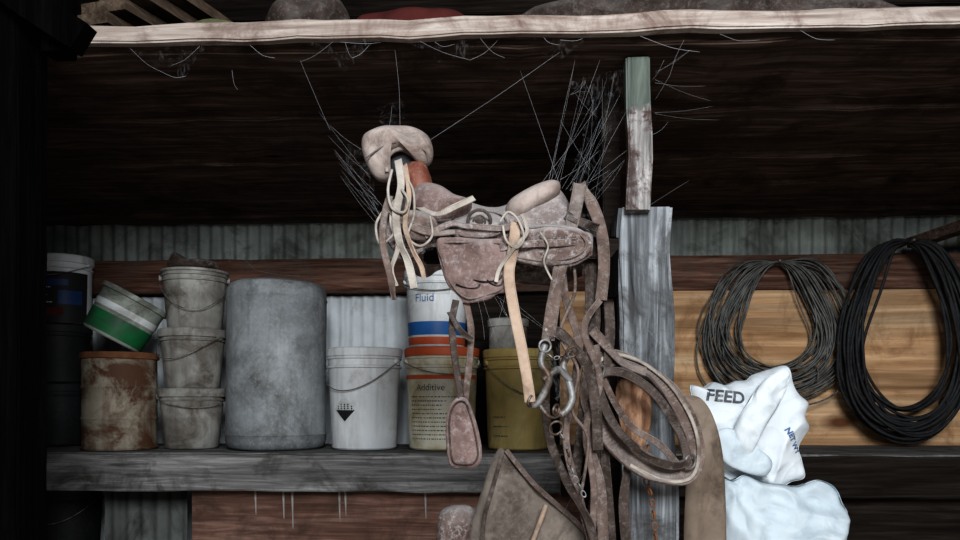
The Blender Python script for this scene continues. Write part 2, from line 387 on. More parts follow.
G('storage_shelf',[board('shelf_top',-2.6,2.8,yF+.045,3.19,SH-.04,SH-.003,wood_shelf,jit=.001),
  board('front_board',-2.6,X(560,yF),yF,yF+.042,SH-.135,SH-.008,wood_shelf,jit=.003),
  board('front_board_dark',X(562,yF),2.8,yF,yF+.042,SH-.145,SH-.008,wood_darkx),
  board('leg_1',-2.35,-2.26,2.68,2.77,0,SH-.045,wood_shade_black),board('leg_2',X(600,2.72),X(630,2.72),2.7,2.79,0,SH-.045,wood_shade_black),
  board('leg_3',2.2,2.29,2.7,2.79,0,SH-.045,wood_shade_black)])
board('lower_plywood_panel',X(192,2.66),X(585,2.66),2.66,2.675,0,SH-.045,wood_red,jit=0)
board('lower_shade_panel',X(587,2.66),2.75,2.66,2.675,0,SH-.045,wood_darkx,jit=0)  # dark sheet added where the plywood below the shelf lies in shade
corr('lower_corrugated_panel',X(105,2.8),X(188,2.8),2.8,0,SH-.05,metal_low,amp=.007)
ps=[]
for px,l in [(255,22),(283,26),(292,36),(339,30),(345,24),(425,26)]:
    a=P(px,488,2.657); b=P(px+1,493+l,2.657)
    ps.append(sweep('drip_%d'%px,[a,(a+b)/2,b],[(-.006,-.0005),(.006,-.0005),(.004,.0008),(-.004,.0008)],drip_m,taper=lambda t:1-.75*t))
G('paint_drips',ps)

G('door_jamb',[board('jamb_post',-1.6,X(48,1.6),1.5,1.6,0,3.2,wood_shade_black),
   sweep('bracket',[P(-30,-40,1.48),P(30,5,1.48),P(84,40,1.48)],[(-.03,-.02),(.03,-.02),(.03,.02),(-.03,.02)],wood_shade_black,smooth=False),
   board('bracket_block',X(40,1.5),X(78,1.55),1.5,1.55,Z(60,50,1.5),Z(60,-20,1.5),wood_shade_black)])
pf=1.76
G('support_post',[board('post_timber',X(618,pf),X(672,pf),pf,pf+.1,0,Z(645,207,pf),wood_post,shear=.022,jit=.006,bev=.008),
  pillow('split_wood_scar',[(618,382),(630,374),(646,385),(652,410),(648,438),(634,460),(622,430),(616,400)],pf-.004,wood_split,.02,.004,rough=.025,seedv=4,nscale=30)])
board('post_extension_board',X(627,1.72),X(651,1.72),1.72,1.757,Z(640,209,1.72),2.28,board_paint,jit=.004)
G('rear_post',[board('timber',X(600,1.95),X(618,1.95),1.9,1.98,0,2.27,wood_darkx)])

# ---------------- buckets
def handle(name,loc,r,zatt,drop,mat,yaw=0):
    pts=[]
    for i in range(13):
        a=math.pi*i/12; an=a+yaw
        rr=r+.006
        pts.append(Vector((-rr*math.cos(an),-rr*math.sin(an),-drop*math.sin(a)**1.3))+Vector(loc)+Vector((0,0,zatt)))
    return tube(name,pts,.0018,mat,n=3,k=6)
def bucket(name,px,Y,z,rt,rb,h,mat,rimmat=None,lid=None,extras=(),bail=True,open_top=False,rot=None,dz=0.1,yaw=0):
    loc=Vector((X(px,Y),Y,z)); rim=rimmat or mat
    prof=[(0,0.004),(rb-.006,0.0),(rb,.006),(rb+(rt-rb)*.78,h*.80)]
    r=rb+(rt-rb)*.82
    prof+=[(r+.006,h*.81),(r+.006,h*.825),(r,h*.835),(r+.001,h*.89),(r+.007,h*.90),(r+.007,h*.915),(r+.001,h*.925)]
    parts=[]
    if open_top:
        prof+=[(rt-.002,h-.012),(rt+.005,h-.008),(rt+.005,h),(rt-.004,h),(rb-.004,.01),(0,.01)]
        parts.append(lathe('body',prof,mat,loc,rot=rot))
    else:
        prof+=[(rt,h-.008)]
        parts.append(lathe('body',prof,mat,loc,rot=rot))
        lp=[(rt-.002,h-.03),(rt+.006,h-.028),(rt+.007,h-.002),(rt+.002,h+.003),(rt-.012,h+.002),(rt-.016,h-.008),(0,h-.008)]
        parts.append(lathe('lid',lp,lid or rim,loc,rot=rot))
    if bail and not rot:
        parts.append(handle('bail_handle',loc,rt+.004,h*.87,dz,steel,yaw))
        for s in(-1,1):
            an=yaw+(0 if s>0 else math.pi)
            parts.append(lathe('ear_%d'%(s+2),[(0,0),(.012,0),(.012,.01),(0,.012)],rim,loc+Vector((math.cos(an)*(rt-.002),math.sin(an)*(rt-.002),h*.87)),seg=16,rot=Matrix.Rotation(an,3,'Z')@Matrix.Rotation(math.pi/2,3,'Y')))
    for e in extras: parts.append(e(loc,rt,rb,h))
    return G(name,parts)
def B(z0,z1,mat,a0=-180,a1=0,nm='label',off=.0015):
    return lambda loc,rt,rb,h: band(nm,loc,rb,rt,z0,z1,mat,a0,a1,H=h,off=off)
def T(body,size,zf,adeg,mat,nm='print'):
    return lambda loc,rt,rb,h: wraptext(nm,body,size,loc,rb+(rt-rb)*zf+.004,h*zf,adeg,mat)
def lines(z0,z1,n,a0,a1,mat):
    def f(loc,rt,rb,h):
        V=[];Fc=[]
        for i in range(n):
            z=z0+(z1-z0)*i/max(1,n-1); a=a0; e1=a0+(a1-a0)*random.uniform(.6,1)
            while a<e1:
                w=random.uniform(1.5,5); e=min(e1,a+w)
                ids=[]
                for aa,zz in((a,z),(e,z),(e,z+.004),(a,z+.004)):
                    r=rb+(rt-rb)*zz/h+.0035; q=math.radians(aa)
                    ids.append(len(V)); V.append(Vector((r*math.cos(q),r*math.sin(q),zz))+loc)
                Fc.append(ids); a=e+random.uniform(.8,2)
        return mk('small_print',V,Fc,mat,False)
    return f
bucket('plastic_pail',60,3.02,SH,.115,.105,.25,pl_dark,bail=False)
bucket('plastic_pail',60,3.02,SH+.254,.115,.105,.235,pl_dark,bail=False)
bucket('paint_bucket',64,3.02,SH+.496,.106,.10,.275,pl_white,bail=True,dz=.05,extras=(B(.0,.205,black,-175,-5),B(.15,.175,navy,-150,-50,off=.003),B(.03,.06,redcloth,-120,-60,off=.003),B(.075,.13,navy,-70,-20,off=.003),lines(.08,.14,3,-125,-80,offw)))
loc=Vector((X(120,2.80),2.80,SH)); r=.134
hh=.362
G('rusty_metal_can',[lathe('body',[(0,.0),(r,0),(r+.003,.006),(r-.002,.012),(r-.002,hh*.3),(r+.002,hh*.32),(r-.002,hh*.34),(r-.002,hh*.62),(r+.002,hh*.64),(r-.002,hh*.66),(r-.002,hh-.02),(0,hh-.02)],rusty,loc,lump=.01),
   lathe('lid',[(r-.003,hh-.025),(r+.005,hh-.022),(r+.006,hh),(r-.004,hh+.002),(r-.01,hh-.008),(0,hh-.008)],rust,loc)])
Rr=Matrix.Rotation(math.radians(27),3,'Y')@Matrix.Rotation(math.radians(-10),3,'X')
gl=loc+Vector((-.035,.0,hh+.054))
def rb_(name,z0,z1,r0,r1,mat): return lathe(name,[(r0,z0),(r1,z1),(r1-.003,z1),(r0-.003,z0),(r0,z0)],mat,gl,rot=Rr)
G('tipped_bucket',[lathe('body',[(0,0),(.106,0),(.110,.004),(.120,.165),(.128,.168),(.128,.185),(.122,.187),(.118,.185),(.106,.012),(0,.012)],greyg,gl,rot=Rr),
   rb_('green_label',.012,.085,.1125,.117,green), rb_('white_label',.10,.125,.1182,.1198,offw)])
z=SH
for i in range(3):
    bucket('grey_pail',[192,193,195][i],2.86,z,.121,.100,.226,pl_grey,bail=True,dz=.04+.045*i,open_top=(i==2),yaw=[.5,-.3,.35][i]); z+=.2275
G('rag_bundle',[pillow('rag',[(168,262),(174,252),(182,258),(192,260),(202,259),(212,261),(218,264),(214,270),(172,270),(168,266)],2.86,L_dark,.05,.05,rough=.03)])
loc=Vector((X(277,2.86),2.86,SH)); r=.188; hh=.632
G('galvanized_drum',[lathe('body',[(0,.006),(r-.02,0),(r-.006,.01),(r,.03),(r,.05),(r+.004,.055),(r,.06),(r+.001,hh*.5),(r,hh-.07),(r+.003,hh-.062),(r,hh-.055),(r-.001,hh-.03),(r-.012,hh-.008),(r-.03,hh),(r-.04,hh-.006),(0,hh-.004)],galv,loc,lump=.03,seg=80),
   lathe('bung_cap',[(0,0),(.022,0),(.022,.012),(.016,.016),(0,.016)],steel,loc+Vector((.08,.02,hh-.004)),seg=20)])
def diamond(loc,rt,rb,h):
    V=[];Fc=[];zc=.15; s=.052; a0=math.radians(-112); n=14
    for i in range(n+1):
        for j in range(n+1):
            u=(i/n-.5);v=(j/n-.5); x=(u-v)*s; zz=zc+(u+v)*s
            r=rb+(rt-rb)*zz/h+.003; a=a0+x/r
            V.append(Vector((r*math.cos(a),r*math.sin(a),zz))+loc)
    for i in range(n):
        for j in range(n): Fc.append((i*(n+1)+j,(i+1)*(n+1)+j,(i+1)*(n+1)+j+1,i*(n+1)+j+1))
    o=mk('hazard_sticker',V,Fc,offw,False); o.data.materials.append(black)
    for p in o.data.polygons:
        i=p.index//n;j=p.index%n
        edge=i in(0,n-1) or j in(0,n-1)
        if not edge and ((i+j)<=n-2 or ((i-j)%4==0 and i+j<n+5)): p.material_index=1
    return o
bucket('white_bucket',364.5,2.86,SH,.139,.123,.378,pl_white,extras=(diamond,),dz=.11,yaw=-.35)
bucket('labelled_bucket',442,2.86,SH,.137,.124,.378,pl_cream,lid=pl_orange,dz=.05,yaw=.3,
  extras=(B(.03,.29,pl_cream,-160,-20,off=.002),B(.262,.278,pl_orange,-165,-15,off=.0025),T('Additive',.034,.61,-104,faded),lines(.04,.195,11,-142,-52,faded),lines(.045,.17,4,-45,-28,pl_orange)))
bucket('blue_banded_bucket',437,2.92,SH+.384,.122,.108,.30,pl_white,dz=.05,
  extras=(B(.012,.04,pl_orange,-175,-5),B(.048,.098,blue,-175,-5),B(.2,.24,offw,-150,-60),T('Fluid',.042,.62,-108,fblue)))
bucket('mustard_bucket',518,2.87,SH,.128,.115,.372,pl_mustard,dz=.12,extras=(lines(.05,.12,3,-140,-100,faded),),yaw=.4)
bucket('white_canister',508,2.95,SH+.378,.075,.075,.12,pl_grey,bail=False)
board('under_shelf_crate',X(30,2.95),X(112,2.95),2.84,3.16,0,.82,dark_m)
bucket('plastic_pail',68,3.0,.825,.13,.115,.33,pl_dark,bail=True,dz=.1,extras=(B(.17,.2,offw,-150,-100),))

# ---------------- wire coils
def coil(name,cx,cy,rx,ry,Y,n,tr,mat,spread,seedv,gp=6):
    random.seed(seedv); pts=[]
    for l in range(n):
        s=1+random.uniform(-spread,spread*.3); ox=random.uniform(-.025,.025); oz=random.uniform(-.025,.02); oy=random.uniform(-.035,.025)
        tilt=random.uniform(-.13,.13); ph=random.uniform(0,6); am=random.uniform(.003,.014)
        for i in range(28):
            a=math.pi/2+2*math.pi*i/28
            ax=rx*s*math.cos(a)*(1-.12*math.sin(a)); az=ry*s*math.sin(a)
            g=max(0,math.sin(a))**gp
            x=(ax+ox*(1-g)); z_=az*(1-g)+ry*g*.98+oz*(1-g)
            x+=am*math.sin(3*a+ph); z_+=tilt*ax
            pts.append(Vector((cx+x,Y+oy*(1-g*.5)+.01*math.sin(2*a+ph),cy+z_)))
    body=tube('coil_loops',pts,tr,mat,n=3,k=6)
    top=Vector((cx,Y,cy+ry))
    ties=[ring('tie_%d'%i,(cx+rx*.9*math.cos(a),Y-.005,cy+ry*.9*math.sin(a)),.03,.004,mat,tilt=(0,0,math.pi/2)) for i,a in enumerate((3.6,5.4))]
    nail=tube('nail',[top+Vector((0,.09,-.012)),top+Vector((0,.03,-.012)),top+Vector((0,-.05,-.005))],.005,steel)
    return G(name,[body,nail]+ties)
c=P(776,328,3.14); coil('wire_coil',c.x,c.z,.275,.275,3.14,40,.0034,wire_m,.42,3,gp=4)
c=P(908,338,3.05); coil('cable_coil',c.x,c.z,.235,.385,3.05,26,.0062,hose_m,.28,5)

# ---------------- bags
random.seed(11)
sb=pillow('sack_body',[(690,386),(703,387),(712,382),(724,385),(735,381),(746,380),(752,375),(770,369),(786,366),(791,380),(797,393),(807,403),(803,416),(808,428),(798,446),(801,460),(804,477),(790,482),(775,490),(757,482),(740,484),(716,470),(708,450),(707,436),(699,424),(695,408)],2.42,bag_m,.08,.10,K=40,n=8,seedv=2,pw=7,crump=.040,cscale=4.5)
G('feed_sack',[sb,
   pillow('folded_mouth',[(734,432),(748,402),(764,380),(783,368),(790,376),(780,402),(764,428),(748,456)],2.325,bag_m,.03,.01,K=24,n=10,crump=.012,cscale=8,pw=5,seedv=8),
   pillow('torn_flap',[(714,436),(730,428),(756,446),(772,462),(764,476),(738,470),(720,458)],2.33,bag_b,.02,.01,K=24,n=10,crump=.012,cscale=8,pw=5,seedv=18),
   printon('print_1','FEED',.05,720,397,2.42,sb,-6,faded,.0015),
   printon('print_2','NET WT',.024,786,440,2.42,sb,-60,fblue)])
G('feed_sack',[pillow('sack_body',[(722,482),(733,480),(745,475),(762,482),(780,484),(797,486),(815,480),(828,483),(836,491),(841,503),(847,515),(844,540),(848,560),(842,640),(800,650),(722,650),(716,600),(716,520)],2.36,bag_b,.10,.12,K=40,n=8,seedv=6,pw=8,crump=.045,cscale=4.5)])
G('feed_sack',[pillow('sack_body',[(716,652),(780,645),(846,652),(850,720),(852,800),(846,868),(780,872),(716,868),(708,790),(710,710)],2.36,bag_b,.13,.13,rough=.04,K=12,n=6,nscale=9,seedv=16,pw=6)])

# ---------------- saddle
SY=1.66
crest=[(382,214),(395,200),(410,196),(425,186),(440,190),(455,198),(475,205),(495,209),(512,203),(528,192),(545,186),(560,190),(575,215),(592,236)]
low=[(384,232),(396,250),(412,256),(425,248),(440,246),(455,248),(475,250),(495,254),(512,260),(528,264),(545,266),(560,266),(575,264),(592,254)]
cs=crom([P(a,b,SY) for a,b in crest],4); ls=crom([P(a,b,SY-.13) for a,b in low],4)
V=[];Fc=[];NV=25
for i,(a,b) in enumerate(zip(cs,ls)):
    for j in range(NV):
        v=j/(NV-1)*2-1; s=abs(v); sg=-1 if v<0 else 1
        y=SY+sg*(.13*math.sin(s*math.pi/2*.92)/math.sin(math.pi/2*.92))
        zt=a.z+(b.z-a.z)*(1-math.cos(s*math.pi/2))**.9
        x=a.x+(b.x-a.x)*s
        zt+=.006*noise.noise(Vector((x*20,y*20,3)))
        V.append(Vector((x,y,zt)))
for i in range(len(cs)-1):
    for j in range(NV-1):
        q=i*NV+j; Fc.append((q,q+1,q+NV+1,q+NV))
seat=mk('seat_and_skirt',V,Fc,L_grey); m=seat.modifiers.new('s','SOLIDIFY'); m.thickness=.009
def barrelY(x,z):
    zz=max(0,z-Z(480,235,1.53)); return zz*zz*14+ max(0,zz)*.5
parts=[seat]
YN=1.52
parts+= [
 pillow('rear_jockey',[(500,236),(515,226),(545,222),(575,226),(590,238),(590,252),(574,262),(545,266),(520,262),(503,254)],YN,L_grey,.010,.006,curve=barrelY,rough=.014,nscale=30),
 pillow('seat_jockey',[(444,222),(452,207),(470,199),(490,199),(505,207),(510,220),(503,236),(482,241),(460,239),(448,232)],YN+.0,L_grey,.014,.006,curve=barrelY,rough=.014,nscale=30),
 pillow('fender',[(437,240),(455,237),(480,239),(508,240),(511,258),(508,280),(513,292),(498,294),(488,300),(466,303),(458,296),(447,284),(440,262)],YN-.012,L_mauve,.009,.006,rough=.018,nscale=22,pw=6,K=12),
 pillow('fork_swell',[(412,214),(410,196),(422,184),(440,186),(456,196),(472,203),(462,222),(436,232),(420,228)],1.585,L_mauve,.05,.06,rough=.012),
 pillow('front_skirt',[(378,214),(388,200),(402,195),(420,203),(438,222),(438,240),(420,248),(402,246),(386,236)],YN+.01,L_grey,.010,.006,curve=barrelY,rough=.016,nscale=30),
 pillow('horn_neck',[(404,170),(412,162),(424,162),(431,178),(434,198),(428,212),(416,208),(410,192)],1.60,L_red,.035,.035,rough=.004),
 pillow('cantle',[(505,214),(508,203),(520,194),(538,185),(552,181),(560,184),(559,194),(549,204),(534,213),(520,221),(509,222)],1.60,L_pad,.045,.16,rough=.010,nscale=20,pw=3),
 pillow('gullet_lacing_pad',[(396,216),(412,210),(430,214),(438,226),(430,240),(412,240),(400,230)],YN-.008,L_mid,.012,.006,rough=.01,nscale=40),
]
def outlinetube(nm,pp,Y,r,mat,closed=True,curve=True):
    pts=[P(a,b,Y) for a,b in pp]
    if curve:
        for q in pts: q.y+=barrelY(q.x,q.z)
    return tube(nm,pts,r,mat,closed,n=8,k=6)
parts.append(outlinetube('seat_binding',[(448,222),(455,209),(471,202),(489,202),(502,209),(506,220),(500,233),(482,237),(461,235)],YN-.012,.0022,L_mid))
parts.append(outlinetube('skirt_binding',[(504,240),(518,230),(545,226),(572,230),(585,240),(584,250),(570,258),(545,261),(521,258),(507,251)],YN-.008,.002,L_mid))
parts.append(outlinetube('fender_binding',[(441,244),(480,243),(505,245),(506,262),(504,286),(486,295),(466,298),(450,282),(443,262)],YN-.019,.0022,L_mid,curve=False))
for i,(cx_,cy_,ww,hh_) in enumerate([(472,262,16,9),(480,275,22,9),(468,284,12,6),(495,280,8,8)]):
    pts=[(cx_+ww*math.cos(a),cy_+hh_*math.sin(a)*math.cos(a*.5)) for a in [k*.7 for k in range(9)]]
    parts.append(outlinetube('tooling_%d'%i,pts,YN-.020,.0018,L_dark,closed=False,curve=False))
c0=P(479,220,YN-.012)+Vector((0,.01,0))
parts+= [ring('rigging_ring',c0,.023,.0035,L_dark), ring('rigging_ring_inner',c0+Vector((0,.002,0)),.012,.002,L_dark),
  lathe('concho',[(0,.004),(.006,.003),(.009,0)],L_dark,c0,seg=16,rot=Matrix.Rotation(math.pi/2,3,'X'))]
parts.append(pillow('horn_cap',[(362,150),(364,138),(376,131),(394,127),(414,128),(428,136),(433,150),(430,162),(420,166),(412,158),(400,152),(390,158),(388,168),(392,178),(378,180),(368,168)],1.60,L_pad,.04,.07,cen=(396,142),rough=.022,nscale=22,pw=3,K=14))
parts.append(pillow('horn_hole_shade',[(388,160),(395,152),(408,150),(415,158),(414,170),(404,178),(394,177)],1.60,black,.005,.03))  # black pad paints the shade of the hole under the horn cap
parts.append(outlinetube('gullet_rim',[(387,172),(387,160),(394,151),(408,149),(417,158)],1.575,.0045,L_pad,False,False))
parts.append(outlinetube('horn_seam',[(366,158),(384,146),(404,142),(424,150),(431,158)],1.562,.0018,L_mid,False,False))
parts+=[
 strap('latigo_1',[(398,160,1.56),(401,185,1.53),(396,215,1.50),(399,240,1.49),(408,262,1.49),(414,288,1.50)],8,L_pale),
 strap('latigo_2',[(405,165,1.56),(409,195,1.52),(405,225,1.49),(413,250,1.49),(421,266,1.49),(424,278,1.5)],5,L_tan),
 strap('latigo_3',[(390,196,1.54),(384,218,1.51),(383,245,1.5),(390,275,1.5),(394,300,1.51)],7,L_mid),
 strap('latigo_4',[(394,200,1.54),(392,222,1.51),(398,246,1.495),(392,268,1.5),(396,286,1.51)],5,L_pale),
 strap('cinch_front',[(386,204,1.52),(405,222,1.50),(430,232,1.495),(455,232,1.50)],8,L_mid),
 strap('seat_strap',[(416,205,1.55),(436,214,1.51),(456,206,1.505),(474,198,1.53)],6,L_pale),
 strap('seat_strap_2',[(425,236,1.50),(450,224,1.495),(466,226,1.50),(505,228,1.50),(516,222,1.50)],6,L_grey),
 strap('rear_strap',[(500,248,1.50),(530,244,1.50),(562,243,1.505),(590,240,1.53)],7,L_grey),
 strap('hanging_cinch',[(516,222,1.50),(513,250,1.49),(509,275,1.49),(514,310,1.49),(522,350,1.49),(528,385,1.49),(530,402,1.49)],11,L_tan,wob=.5),
 strap('saddle_string_1',[(522,214,1.50),(527,232,1.49),(515,247,1.485),(500,268,1.49),(496,282,1.49)],4,L_pale),
 tube('saddle_string_2',[P(*p) for p in [(500,222,1.5),(508,212,1.495),(518,220,1.49),(524,238,1.485),(516,248,1.485),(506,240,1.49),(503,226,1.49)]],.0026,L_pale),
 tube('saddle_string_3',[P(*p) for p in [(384,210,1.52),(376,225,1.51),(380,244,1.51),(392,236,1.5),(398,224,1.5)]],.0028,L_pale),
 tube('saddle_string_4',[P(*p) for p in [(404,175,1.56),(413,190,1.52),(414,215,1.5),(408,236,1.49),(420,246,1.49),(432,236,1.49),(430,216,1.5)]],.0026,L_pale),
 tube('saddle_string_5',[P(*p) for p in [(392,170,1.56),(388,190,1.52),(392,208,1.5),(404,212,1.49),(408,200,1.5),(402,190,1.52)]],.003,L_pale),
 tube('saddle_string_6',[P(*p) for p in [(540,232,1.5),(548,246,1.49),(544,262,1.49),(552,280,1.49)]],.0022,L_pale),
 strap('stirrup_leather_front',[(456,300,1.51),(452,325,1.51),(455,360,1.51),(462,402,1.51)],7,L_dark),
 strap('stirrup_leather_back',[(466,302,1.52),(471,330,1.52),(469,365,1.52),(465,402,1.515)],7,L_mid),
 strap('stirrup_leather_keeper',[(449,312,1.505),(460,330,1.5),(472,340,1.5)],6,L_dark),
 pillow('stirrup_fender',[(455,399),(466,398),(473,412),(479,432),(482,455),(476,467),(462,468),(450,465),(446,442),(447,414)],1.51,L_mauve,.012,.012,rough=.004),
 outlinetube('stirrup_binding',[(456,403),(465,402),(470,415),(475,434),(478,454),(473,463),(462,464),(453,461),(450,441),(450,416)],1.499,.0018,L_dark,True,False),
 strap('near_cinch_far',[(560,250,1.53),(556,290,1.53),(553,330,1.54)],8,L_dark),
]
G('western_saddle',parts)
G('saddle_rack',[board('arm',X(425,SY),X(617,SY),SY-.03,SY+.03,Z(500,262,SY),Z(500,240,SY),wood_darkx),
  board('arm_brace',X(600,SY),X(617,SY),SY-.03,1.80,Z(500,300,SY),Z(500,240,SY),wood_shade_black)])

# ---------------- bridles, harness
def chain(nm,pp,size,mat):
    pts=crom([P(*p) for p in pp],12); out=[];acc=0;i=0
    for a,b in zip(pts,pts[1:]):
        acc+=(b-a).length
        if acc>=size*1.35:
            acc=0; d=(b-a).normalized(); ang=math.atan2(d.x,d.z)
            out.append(ring('%s_link_%d'%(nm,i),b,size*.55,size*.16,mat,tilt=(0,ang,0 if i%2 else 1.2),sx=.6,seg=14)); i+=1
    return out
br=[
 strap('cheek_strap_1',[(580,184,1.60),(574,215,1.56),(563,255,1.53),(554,300,1.52),(548,340,1.52)],13,L_mid,wob=.8),
 strap('cheek_strap_2',[(580,184,1.60),(590,200,1.6),(601,230,1.6),(604,265,1.62),(601,300,1.63)],12,L_mid),
 strap('crown_strap',[(585,190,1.64),(586,230,1.66),(590,290,1.66),(588,350,1.66),(582,420,1.66),(575,480,1.66)],10,L_dark),
 strap('brow_strap',[(566,215,1.56),(580,222,1.555),(598,228,1.58)],9,L_dark),
 strap('rein_1',[(548,335,1.52),(560,333,1.53),(578,352,1.55),(590,375,1.57),(596,410,1.58),(598,450,1.6)],11,L_dark),
 strap('rein_2',[(560,250,1.56),(566,300,1.58),(578,340,1.6),(574,390,1.6),(566,440,1.6),(580,500,1.6),(596,560,1.62)],8,L_mid),
 strap('rein_3',[(604,260,1.66),(610,330,1.66),(604,400,1.66),(606,470,1.66),(614,570,1.66)],10,L_dark),
 strap('rein_4',[(545,400,1.54),(550,440,1.55),(566,480,1.57),(588,520,1.58),(600,565,1.6)],9,L_dark),
 strap('rein_5',[(600,300,1.62),(584,330,1.6),(600,380,1.6),(586,430,1.6),(594,490,1.6),(590,560,1.6)],7,L_mid),
 strap('rein_6',[(592,260,1.66),(596,320,1.67),(590,380,1.67),(598,450,1.67),(592,520,1.67),(596,570,1.67)],9,L_dark),
 tube('rein_cord',[P(*p) for p in [(570,240,1.55),(575,290,1.56),(560,335,1.54),(578,370,1.55),(572,410,1.56),(588,440,1.57),(580,500,1.58)]],.0035,L_mid),
]
for i in range(7):
    br.append(lathe('stud_%d'%i,[(0,.004),(.004,.003),(.005,0)],steel,P(571-4.2*i,228+17*i,1.545-.004*i),seg=12,rot=Matrix.Rotation(math.pi/2,3,'X')))
G('leather_bridle',br)
def sh(nm,pp,r): return tube(nm,[P(*p) for p in pp],r,steel,n=8,k=8)
bit=[sh('shank_1',[(545,345,1.50),(541,362,1.49),(549,378,1.485),(543,395,1.49),(535,405,1.495),(530,398,1.5)],.0075),
 sh('shank_2',[(570,352,1.53),(563,366,1.525),(569,382,1.52),(572,400,1.52),(562,414,1.52),(554,408,1.52)],.0075),
 sh('mouthpiece',[(543,380,1.485),(553,372,1.49),(560,370,1.505),(570,381,1.52)],.007),
 sh('rein_bar',[(539,404,1.495),(550,417,1.50),(562,414,1.52)],.004)]
for i,(a,b,r) in enumerate([(545,346,.012),(531,401,.011),(572,352,.012),(556,410,.011),(556,428,.014)]):
    bit.append(ring('ring_%d'%i,P(a,b,1.49+.004*i),r,.0026,steel,tilt=(.3*(i%3),.2,.7*(i%2)+.3)))
bit+=chain('curb',[(556,428,1.5),(566,445,1.51),(572,470,1.53),(584,495,1.55)],.013,steel)
bit+=chain('jaw',[(545,352,1.48),(553,358,1.475),(562,356,1.49),(572,352,1.52)],.010,steel)
G('bridle_bit',bit)
hs=[
 strap('outer_loop',[(592,372,1.66),(612,358,1.68),(640,366,1.69),(668,388,1.69),(688,420,1.68),(696,452,1.67),(688,474,1.66),(662,476,1.65),(632,462,1.64),(606,434,1.64),(590,402,1.65)],18,L_mid,True,t=.008,normal=(.15,-1,.35),wob=.9),
 strap('outer_loop_binding',[(590,370,1.65),(611,355,1.67),(641,362,1.68),(670,385,1.68),(691,418,1.67),(699,452,1.66),(690,478,1.65),(662,480,1.64),(630,465,1.63)],3.5,L_pale,t=.006),
 strap('inner_loop',[(598,380,1.63),(620,372,1.64),(648,388,1.65),(668,412,1.65),(682,440,1.64),(686,462,1.63),(664,464,1.62),(636,448,1.61),(612,422,1.61)],9,L_dark,True,t=.007),
 strap('diagonal_strap',[(592,330,1.64),(606,345,1.65),(622,362,1.66),(646,372,1.67)],10,L_mid),
 strap('diagonal_strap_2',[(596,345,1.62),(606,385,1.64),(630,425,1.65),(660,445,1.65),(682,470,1.65)],7,L_mid),
 strap('hanging_end',[(594,400,1.64),(588,440,1.63),(600,490,1.62),(604,560,1.62)],12,L_mid),
 strap('hanging_end_2',[(630,455,1.66),(624,500,1.67),(628,570,1.67)],11,L_dark),
 ring('buckle',P(690,462,1.64),.016,.003,steel,tilt=(.2,0,.6)),
 ring('buckle_2',P(600,372,1.62),.014,.003,steel,tilt=(.2,.3,.8)),
]
hs+=chain('trace',[(650,438,1.67),(644,470,1.68),(652,500,1.69),(656,545,1.70),(658,580,1.7)],.016,rust)
G('horse_harness',hs)
G('canvas_saddlebag',[pillow('flap',[(500,448),(514,462),(532,482),(556,504),(578,524),(596,545),(600,600),(540,640),(478,600),(470,545),(476,510),(488,472)],1.72,canvas,.035,.04,cen=(525,545),rough=.025,K=20,n=8,nscale=10,crump=.014,cscale=8),
  strap('flap_edge',[(506,450,1.70),(532,482,1.70),(556,504,1.70),(580,526,1.70),(598,550,1.70)],5,L_mid,wob=.3),
  strap('flap_fold',[(502,455,1.70),(492,490,1.685),(484,520,1.68),(482,560,1.68)],4,L_dark,wob=.3),
  tube('wood_toggle',[P(546,505,1.675),P(540,522,1.67),P(530,548,1.67)],.006,L_tan)])
G('leather_pouch',[pillow('pouch_body',[(437,530),(440,512),(454,505),(472,507),(480,520),(480,580),(474,620),(440,620),(434,580)],1.8,L_grey,.035,.04,rough=.015)])
board('tack_bench',X(410,1.8),X(720,1.8),1.66,1.755,Z(500,640,1.7),Z(500,622,1.7),wood_darkx)
G('tack_bench_legs',[board('leg_1',X(420,1.8),X(436,1.8),1.68,1.74,0,Z(500,641,1.7),wood_shade_black),board('leg_2',X(600,1.7),X(616,1.7),1.68,1.74,0,Z(500,641,1.7),wood_shade_black)])
G('felt_saddle_pad',[pillow('pad',[(680,404),(696,396),(710,410),(720,440),(725,485),(726,560),(722,620),(690,625),(684,540),(686,470)],1.92,felt,.02,.02,cen=(704,520),rough=.03,K=14,crump=.01)])

# ---------------- loft clutter
ps=[]
for i in range(5):
    x0=X(78+i*17,1.75)
    ps.append(sweep('plank_%d'%i,[Vector((x0,1.71,2.36+.03*i)),Vector((x0+.10,2.2,2.40+.03*i)),Vector((x0+.2,2.85,2.42+.03*i))],[(-.06,-.013),(.06,-.013),(.06,.013),(-.06,.013)],wood_old,normal=(0,0,1),smooth=False))
G('plank_stack',ps)
pts=[]
for l in range(4):
    for i in range(12):
        a=2*math.pi*i/12; pts.append(Vector((X(225,1.85)+.085*math.cos(a)+random.uniform(-.01,.01),1.84+.08*math.sin(a),2.345+.018*l+.004*math.sin(3*a))))
G('rope_coil',[tube('rope',pts,.009,rope_m,n=3,k=6)])
G('red_blanket',[pillow('folded_cloth',[(355,30),(365,17),(410,12),(450,14),(468,20),(474,40),(470,64),(360,64)],1.90,redcloth,.06,.1,rough=.03)])
G('tarp_bundle',[pillow('bundle',[(262,40),(280,6),(310,-4),(340,2),(352,30),(345,78),(265,78)],2.0,L_dark,.08,.1,rough=.04)])
G('old_sacking',[pillow('sacking',[(500,40),(540,8),(620,-2),(720,4),(800,-2),(880,6),(930,24),(920,76),(700,80),(510,84)],2.05,L_dark,.1,.15,cen=(710,40),rough=.06,K=12)])
G('loose_lumber',[board('board_1',X(470,1.9),X(1000,1.9),1.72,1.77,2.336,2.355,wood_darkx),board('board_2',X(640,1.9),X(980,1.9),1.80,1.86,2.336,2.39,wood_girt)])

